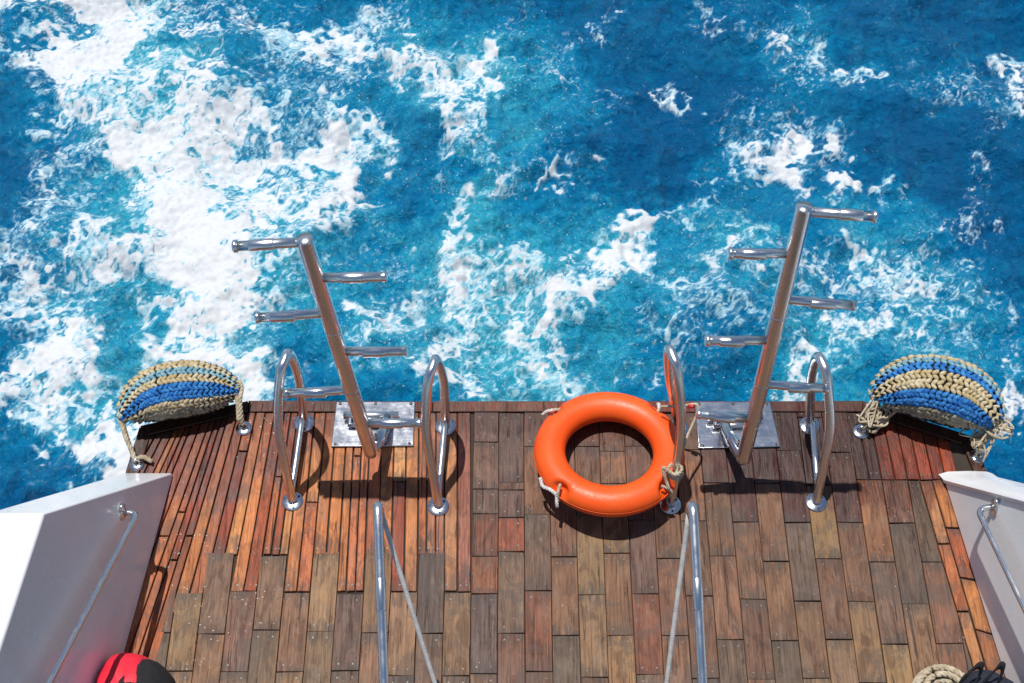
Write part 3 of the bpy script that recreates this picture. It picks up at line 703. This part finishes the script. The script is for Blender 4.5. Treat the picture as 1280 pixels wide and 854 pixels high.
# ------------------------------------------------------------------ stair handrails and their lines
def stair_rail(top, bot, ztop, zbot, rope_px, label, rlabel, rx):
    T, Bm = P(*top, ztop), P(*bot, zbot); d = (Bm-T)/np.linalg.norm(Bm-T)
    E_ = T + d*((T[2]-.0)/max(-d[2], .05)*.9) if d[2] < -.05 else Bm+d*.6
    E_ = Bm + d*.45
    foot = np.array([E_[0], E_[1]-.03, .004]); root = empty('stair_rail', foot, label, 'handrail', 'stair rails facing the stern')
    post_top = T + np.array([0, .012, -.09])
    path = fillet([foot, E_, T, post_top], .05, 8)
    mesh('tube', tube(path, .0168, 16), STEEL, root)
    mesh('sleeve', tube([T+(Bm-T)*.42, T+(Bm-T)*.425, T+(Bm-T)*.60, T+(Bm-T)*.605], [.0170, .0184, .0184, .0170], 18), STEEL, root)
    mesh('foot_plate', disc(foot+[0, 0, -.0025], .045, .005), PLATE, root)
    R0 = post_top + np.array([rx*.004, -.002, .02]); R1 = P(*rope_px, 0.012)
    pts = [R0 + (R1-R0)*t + np.array([0, 0, -.03*4*t*(1-t)]) for t in np.linspace(0, 1, 24)]
    kn = tube(smoothpath([R0 + .024*np.array([cos(a), sin(a), .12*a/pi]) for a in np.linspace(0, 4*pi, 18)], 4), .0065, 8)
    o = mesh('guard_line', tube(pts, .0088, 10), WHITE_ROPE, loc=R1); prop(o, rlabel, 'rope', 'lines tied to the stair rails')
stair_rail((472, 629), (480, 854), 1.15, .93, (603, 1040), 'slanting steel stair rail rising over narrow strips and grey planks', 'taut white line from the stair rail over grey planks', 1)
stair_rail((866, 629), (878, 854), 1.15, .93, (810, 1040), 'slanting steel stair rail rising beside the orange lifebuoy', 'taut white line running down from stair rail below the lifebuoy', -1)

# ------------------------------------------------------------------ lifebuoy
def lifebuoy():
    c = P(761.5, 566, .118); R_, r = .2545, .0672; tilt = radians(-9)
    root = empty('lifebuoy', (c[0], c[1], 0), 'orange plastic lifebuoy lying by the stern edge, tied to a hoop', 'lifebuoy')
    notch = [radians(a) for a in (225, 318, 138, 44)]
    Vv, Ff = [], []; nu, nv_ = 128, 36
    ct, st = cos(tilt), sin(tilt)
    def place(q): x, y, z = q; return c + np.array([x, y*ct - z*st, y*st + z*ct])
    ncent = [np.array([(R_+.052)*cos(a), (R_+.052)*sin(a), .026]) for a in notch]
    for i in range(nu):
        a = 2*pi*i/nu
        for k in range(nv_):
            b = 2*pi*k/nv_; q = np.array([(R_+r*cos(b))*cos(a), (R_+r*cos(b))*sin(a), r*.92*sin(b)])
            for nc in ncent:
                dd = np.linalg.norm(q-nc)
                if dd < .042:
                    cc = np.array([R_*cos(a), R_*sin(a), 0]); q = q + (cc-q)*.62*(1-(dd/.042)**4)
            Vv.append(place(q))
    for i in range(nu):
        for k in range(nv_):
            i2, k2 = (i+1) % nu, (k+1) % nv_; Ff.append((i*nv_+k, i2*nv_+k, i2*nv_+k2, i*nv_+k2))
    mesh('ring', (Vv, Ff), RING, root)
    def on(a, ro, z): return place(np.array([(R_+ro)*cos(a), (R_+ro)*sin(a), z]))
    # seam round the outside
    mesh('mould_seam', tube([on(a, r*.985, .004) for a in np.linspace(0, 2*pi, 96, endpoint=False)], .0022, 6, closed=True), RING, root)
    # remains of the grab line at the four lashing points
    for j, a in enumerate(notch):
        strap = smoothpath([on(a-.05, .035, .040), on(a, .062, .030), on(a+.03, .074, .0), on(a+.02, .060, -.035)], 6)
        ln = mesh('grab_line', rope(strap, .007), CREAM, root)
        if j == 0:
            mesh('rope_end', join(rope(smoothpath([on(a, .070, .01), on(a-.10, .076, .02), on(a-.24, .082, .0), on(a-.34, .074, .012)], 8), .0085), rope(smoothpath([on(a, .07, .012), on(a+.05, .088, -.012), on(a+.07, .092, -.03)], 6), .008)), WHITE_ROPE, ln)
        if j in (2, 3): mesh('rope_end', rope(smoothpath([on(a, .06, .03), on(a+.06, .084, .02), on(a+.1, .096, .0)], 6), .008), WHITE_ROPE, ln)
    return c, on
rc, ron = lifebuoy()
# rope that lashes the lifebuoy to its hoop
hb = P(838, 631); ht = P(873, 506, .05); hx = PY(843, 588, hb[1]+.04)
knot = hx
pts1 = smoothpath([ron(radians(318), .064, .03), knot+[-.05, 0, .02], knot+[0, -.026, .01], knot+[.03, .0, .015], knot+[.0, .03, .01], knot+[-.03, 0, -.01], knot+[0, -.03, -.02], knot+[.035, 0, -.03], knot+[.03, .01, -.10], knot+[.0, -.02, -.14], knot+[-.03, 0, -.11]], 8)
up_ = PY(873, 508, hb[1]+.30); far_r = PY(826, 508, hb[1]+.36)
pts2 = smoothpath([knot+[.005, -.02, .01], knot+(up_-knot)*.5+[.0, 0, -.006], up_, up_+(far_r-up_)*.5, far_r], 8)
lash = mesh('lashing_rope', join(rope(pts1, .0075), rope(pts2, .0055)), CREAM, loc=(hb[0], hb[1], 0)); prop(lash, 'thin cream rope lashing the lifebuoy to its grab hoop', 'rope')
q0, q1 = up_+(far_r-up_)*.12, up_+(far_r-up_)*.26
mesh('tape', tube([q0, q1], .0085, 10), TAPE, lash)

# ------------------------------------------------------------------ rope-covered fenders
def fender(axis, label, cols):
    pts = np.array([np.r_[P(x, y, z), rpx] for x, y, z, rpx in axis])
    sp_ = smoothpath(pts[:, :3], 10); rad = smoothpath(np.c_[pts[:, 3], np.zeros(len(pts)), np.zeros(len(pts))], 10)[:, 0]
    base = sp_.mean(0); base[2] = 0; root = empty('rope_fender', base, label, 'fender', 'rope-covered fenders on the stern corners')
    mesh('core', tube(sp_, np.maximum(rad*.90, .004), 24), DARK, root)
    p = resample(np.c_[sp_], .004); n = len(p)
    s_src = np.r_[0, np.cumsum(np.linalg.norm(np.diff(sp_, axis=0), axis=1))]; s_new = np.linspace(0, s_src[-1], n); rr = np.interp(s_new, s_src, rad)
    _, T, Nn, Bn = frames(p)
    # frame with "up" fixed so that the rows run the length of the fender
    Z = np.array([0, 0, 1.0]); S = np.cross(T, Z); S /= np.linalg.norm(S, axis=1)[:, None]; Wp = np.cross(S, T)
    us_ = [(cos(2*pi*k/8), sin(2*pi*k/8)) for k in range(8)]
    unit = [(0, 0, -1)] + [(cos(2*pi*k/7)*sin(t), sin(2*pi*k/7)*sin(t), -cos(t)) for t in (pi*.3, pi*.5, pi*.7) for k in range(7)] + [(0, 0, 1)]
    unit = np.array(unit); uf = [(0, 1+(k+1) % 7, 1+k) for k in range(7)] + [(1+r_*7+k, 1+r_*7+(k+1) % 7, 8+r_*7+(k+1) % 7, 8+r_*7+k) for r_ in range(2) for k in range(7)] + [(22, 15+k, 15+(k+1) % 7) for k in range(7)]
    rows = len(cols)
    for j in range(rows):
        ph = 2*pi*(j+.5)/rows; VL, FL = [], []; cnt = 0; s = .012
        while s < s_new[-1]-.010:
            i = min(int(s/s_new[-1]*n), n-1); r = rr[i]; wrow = 2*pi*r/rows
            step = .0205
            for sg in (-1, 1):
                a = ph + sg*.23*(2*pi/rows)
                out = cos(a)*S[i] + sin(a)*Wp[i]; tan = -sin(a)*S[i] + cos(a)*Wp[i]
                ln = T[i]*.74 + tan*sg*.67*min(1, wrow/.03); ln /= np.linalg.norm(ln); w_ = np.cross(out, ln)
                ce = p[i] + out*(r*(.955+.045*random.random())) + T[i]*random.uniform(-.003, .003)
                hw = min(max(wrow*.25, .005), .0105)*random.uniform(.9, 1.1)
                VL.append(ce + unit[:, :1]*w_*hw + unit[:, 1:2]*out*hw*.85 + unit[:, 2:]*ln*step*.92)
                FL += [tuple(x+cnt for x in f) for f in uf]; cnt += len(unit)
            s += step
        prop(mesh('rope_row', (np.vstack(VL), FL), cols[j], root), kind='stuff')
    return root, p
# row order runs round the body: 0 = outboard side, quarter of the way = top
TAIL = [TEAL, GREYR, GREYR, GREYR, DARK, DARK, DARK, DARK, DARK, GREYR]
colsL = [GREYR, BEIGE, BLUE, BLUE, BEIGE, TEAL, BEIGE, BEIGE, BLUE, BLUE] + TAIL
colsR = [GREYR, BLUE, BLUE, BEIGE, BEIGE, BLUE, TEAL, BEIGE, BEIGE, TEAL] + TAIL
fL, axL = fender([(153, 522, .10, .016), (163, 512, .115, .07), (185, 497, .125, .110), (216, 488, .13, .124), (250, 485, .125, .116), (282, 486, .11, .078), (300, 489, .10, .018)], 'blue and beige rope fender tied down by two plain cream ropes', colsL)
fR, axR = fender([(1092, 497, .10, .018), (1107, 489, .13, .085), (1138, 483, .16, .128), (1172, 486, .18, .142), (1205, 497, .17, .138), (1230, 514, .15, .100), (1243, 532, .11, .025)], 'blue and beige rope fender with frayed cream rope tails at both ends', colsR)
# deck eyes and the ropes that hold the fenders
def eye(px, py, label, big=1.0):
    q = P(px, py); root = empty('deck_eye', q, label, 'deck eye', 'steel deck eyes that hold the fenders')
    pl = mesh('plate', disc(q+[0, 0, .002], .036*big, .005), PLATE, root)
    a = np.linspace(0, 2*pi, 20, endpoint=False)
    mesh('ring', tube([q+[.018*cos(t), .004*sin(t), .022+.018*sin(t)] for t in a], .0045, 8, closed=True), STEEL, root)
    return q
e1 = eye(305, 536, 'deck eye with a short straight rope up to the fender')
e2 = eye(171, 581, 'deck eye with a knotted double rope beside the white bulwark end', .9)
e3 = eye(1076, 540, 'deck eye under the frayed rope tail by a grab hoop')
e4 = eye(1222, 571, 'deck eye at the deck corner under a frayed rope bundle', .9)
def trope(pts, r, label, group='ropes tying down the fenders', mat=CREAM):
    o = mesh('tie_rope', rope(smoothpath(pts, 8), r), mat, loc=pts[0]*np.array([1, 1, 0])); return prop(o, label, 'rope', group)
endL1, endL2, endR1, endR2 = axL[0], axL[-1], axR[0], axR[-1]
up = np.array([0, 0, 1.0])
trope([e1+up*.03, e1+[-.004, .03, .075], P(300, 500, .11), endL2+[.01, .0, .02], endL2+[0, .03, .035], endL2+[-.02, .0, .02], P(297, 502, .10), e1+[-.016, .01, .055]], .0105, 'short doubled cream rope standing up from deck eye to fender tip')
trope([e2+up*.025, P(163, 560, .06), P(154, 530, .09), endL1+[0, .02, .03], endL1+[-.015, .05, .0], P(150, 522, .10), P(158, 548, .085), P(166, 566, .05), e2+[.0, .01, .03], P(178, 571, .035), P(190, 577, .02)], .0105, 'cream rope knotted at the corner eye with its end lying on wood')
def frayed(c, spread, n, label, anchor, tips):
    rnd = random.Random(len(label)); parts = []
    for i in range(n):
        a = np.array(anchor) + np.array([rnd.gauss(0, .008), rnd.gauss(0, .008), rnd.uniform(0, .012)])
        b = np.array(c) + np.array([rnd.gauss(0, spread), rnd.gauss(0, spread), rnd.gauss(0, spread*.6)])
        b2 = np.array(c) + np.array([rnd.gauss(0, spread*1.1), rnd.gauss(0, spread*1.1), rnd.gauss(0, spread*.6)])
        t = np.array(tips) + np.array([rnd.gauss(0, spread*.8), rnd.gauss(0, spread*.8), rnd.gauss(0, spread*.5)])
        q = smoothpath([a, b, (b+b2)/2+[rnd.gauss(0, .02), rnd.gauss(0, .02), .01], b2, t], 7)
        q[:, 2] = np.maximum(q[:, 2], .008); parts.append(tube(q, rnd.uniform(.0032, .0062), 6))
    o = mesh('frayed_rope', join(*parts), CREAM, loc=np.array(anchor)*[1, 1, 0]); return prop(o, label, 'rope', 'frayed rope tails on the fender')
frayed(P(1090, 516, .07), .024, 16, 'frayed cream rope bundle between grab hoop and fender tip', e3+[.012, .01, .02], endR1+[.01, .01, .02])
frayed(P(1224, 550, .07), .026, 18, 'frayed cream rope bundle hanging over the deck corner', e4+[0, .01, .02], endR2+[.02, .02, .02])
frayed(P(1247, 533, .14), .020, 9, 'small frayed rope tuft sticking out beyond the fender end', endR2+[0, 0, .02], P(1256, 530, .15))
trope([e3+[.02, .01, .025], P(1092, 540, .03), P(1108, 524, .06), P(1124, 510, .12)], .0075, 'thin cream rope running from deck eye up under the fender')

# ------------------------------------------------------------------ things along the bottom
def blob_loft(rings, seg=28):                      # rings: (centre, rx, ry, twist, pow)
    Vv, Ff = [], []
    for (c, rx, ry, tw, pw) in rings:
        for k in range(seg):
            a = 2*pi*k/seg; ca_, sa_ = cos(a), sin(a)
            x = rx*math.copysign(abs(ca_)**pw, ca_); y = ry*math.copysign(abs(sa_)**pw, sa_)
            wob = 1 + .045*sin(3*a+c[2]*14) + .03*sin(7*a-c[2]*23); x *= wob; y *= wob
            Vv.append((c[0]+x*cos(tw)-y*sin(tw), c[1]+x*sin(tw)+y*cos(tw), c[2]*(1+(.05*sin(2*a+1) if c[2] > .02 else 0))))
    for i in range(len(rings)-1):
        for k in range(seg):
            k2 = (k+1) % seg; Ff.append((i*seg+k, i*seg+k2, (i+1)*seg+k2, (i+1)*seg+k))
    Ff.append(tuple(range(seg))[::-1]); Ff.append(tuple((len(rings)-1)*seg+k for k in range(seg)))
    return (Vv, Ff)
# red bag leaning by the port bulwark
g = P(163, 868, 0.16); g[2] = 0
root = empty('red_bag', g, 'bulging red bag with a large black panel by the bulwark', 'bag')
tw = radians(14)
DOME = ((.0015, .86), (.04, .98), (.10, 1.0), (.16, .95), (.205, .84), (.235, .66), (.252, .42), (.258, .12))
mesh('shell', blob_loft([((g[0]-.01, g[1], z), .132*k, .176*k, tw, .8) for z, k in DOME]), RED, root)
mesh('front_panel', blob_loft([((g[0]+.056, g[1]-.018, .03+z*.96), .114*k, .160*k, tw, .85) for z, k in DOME]), BLACKF, root)
# rope coil and black bag in the starboard corner
g = P(1180, 872, 0.03); g[2] = 0
parts = []
for lay in range(3):
    for rr_ in ((.118, .092, .066) if lay < 2 else (.110, .084)):
        a = np.linspace(0, 2*pi*.985, 50)
        parts.append(rope(np.stack([g[0]+rr_*np.cos(a+lay), g[1]+rr_*np.sin(a+lay), np.full_like(a, .0145+lay*.024)+.003*np.sin(3*a+lay)], 1), .0135))
prop(mesh('rope_coil', join(*parts), CREAM, loc=g), 'coil of thick cream rope on the planks beside the black bag', 'rope coil')
g = P(1234, 890, 0.10); g[2] = 0
root = empty('black_bag', g, 'black bag with two strap loops beside the rope coil', 'bag')
tw = radians(-12)
mesh('body', blob_loft([((g[0], g[1], z), .115*k, .15*k, tw, .7) for z, k in ((.0015, .9), (.03, 1.0), (.10, 1.02), (.15, .97), (.185, .85), (.205, .6), (.21, .15))]), NAVY, root)
def band(pts, wv, t=.003):
    p, T, N_, B_ = frames(pts); wv = np.array(wv, float); V_, F_ = [], []
    for i in range(len(p)):
        nn = np.cross(T[i], wv); nn /= np.linalg.norm(nn)
        for sw, sn in ((-1, -1), (1, -1), (1, 1), (-1, 1)): V_.append(p[i]+wv*sw+nn*t*sn)
    for i in range(len(p)-1):
        for k in range(4): F_.append((i*4+k, i*4+(k+1) % 4, i*4+4+(k+1) % 4, i*4+4+k))
    F_ += [(3, 2, 1, 0), tuple(len(V_)-4+k for k in range(4))]
    return (V_, F_)
for pp in ([P(1200, 852, .19), P(1208, 845, .24), P(1219, 834, .28), P(1227, 833, .275), P(1224, 846, .22), P(1216, 858, .19)], [P(1228, 854, .19), P(1237, 846, .24), P(1248, 833, .28), P(1254, 834, .27), P(1250, 848, .22), P(1240, 862, .18)]):
    mesh('strap', band(smoothpath(pp, 6), (.006, .010, .012)), BLACKF, root)
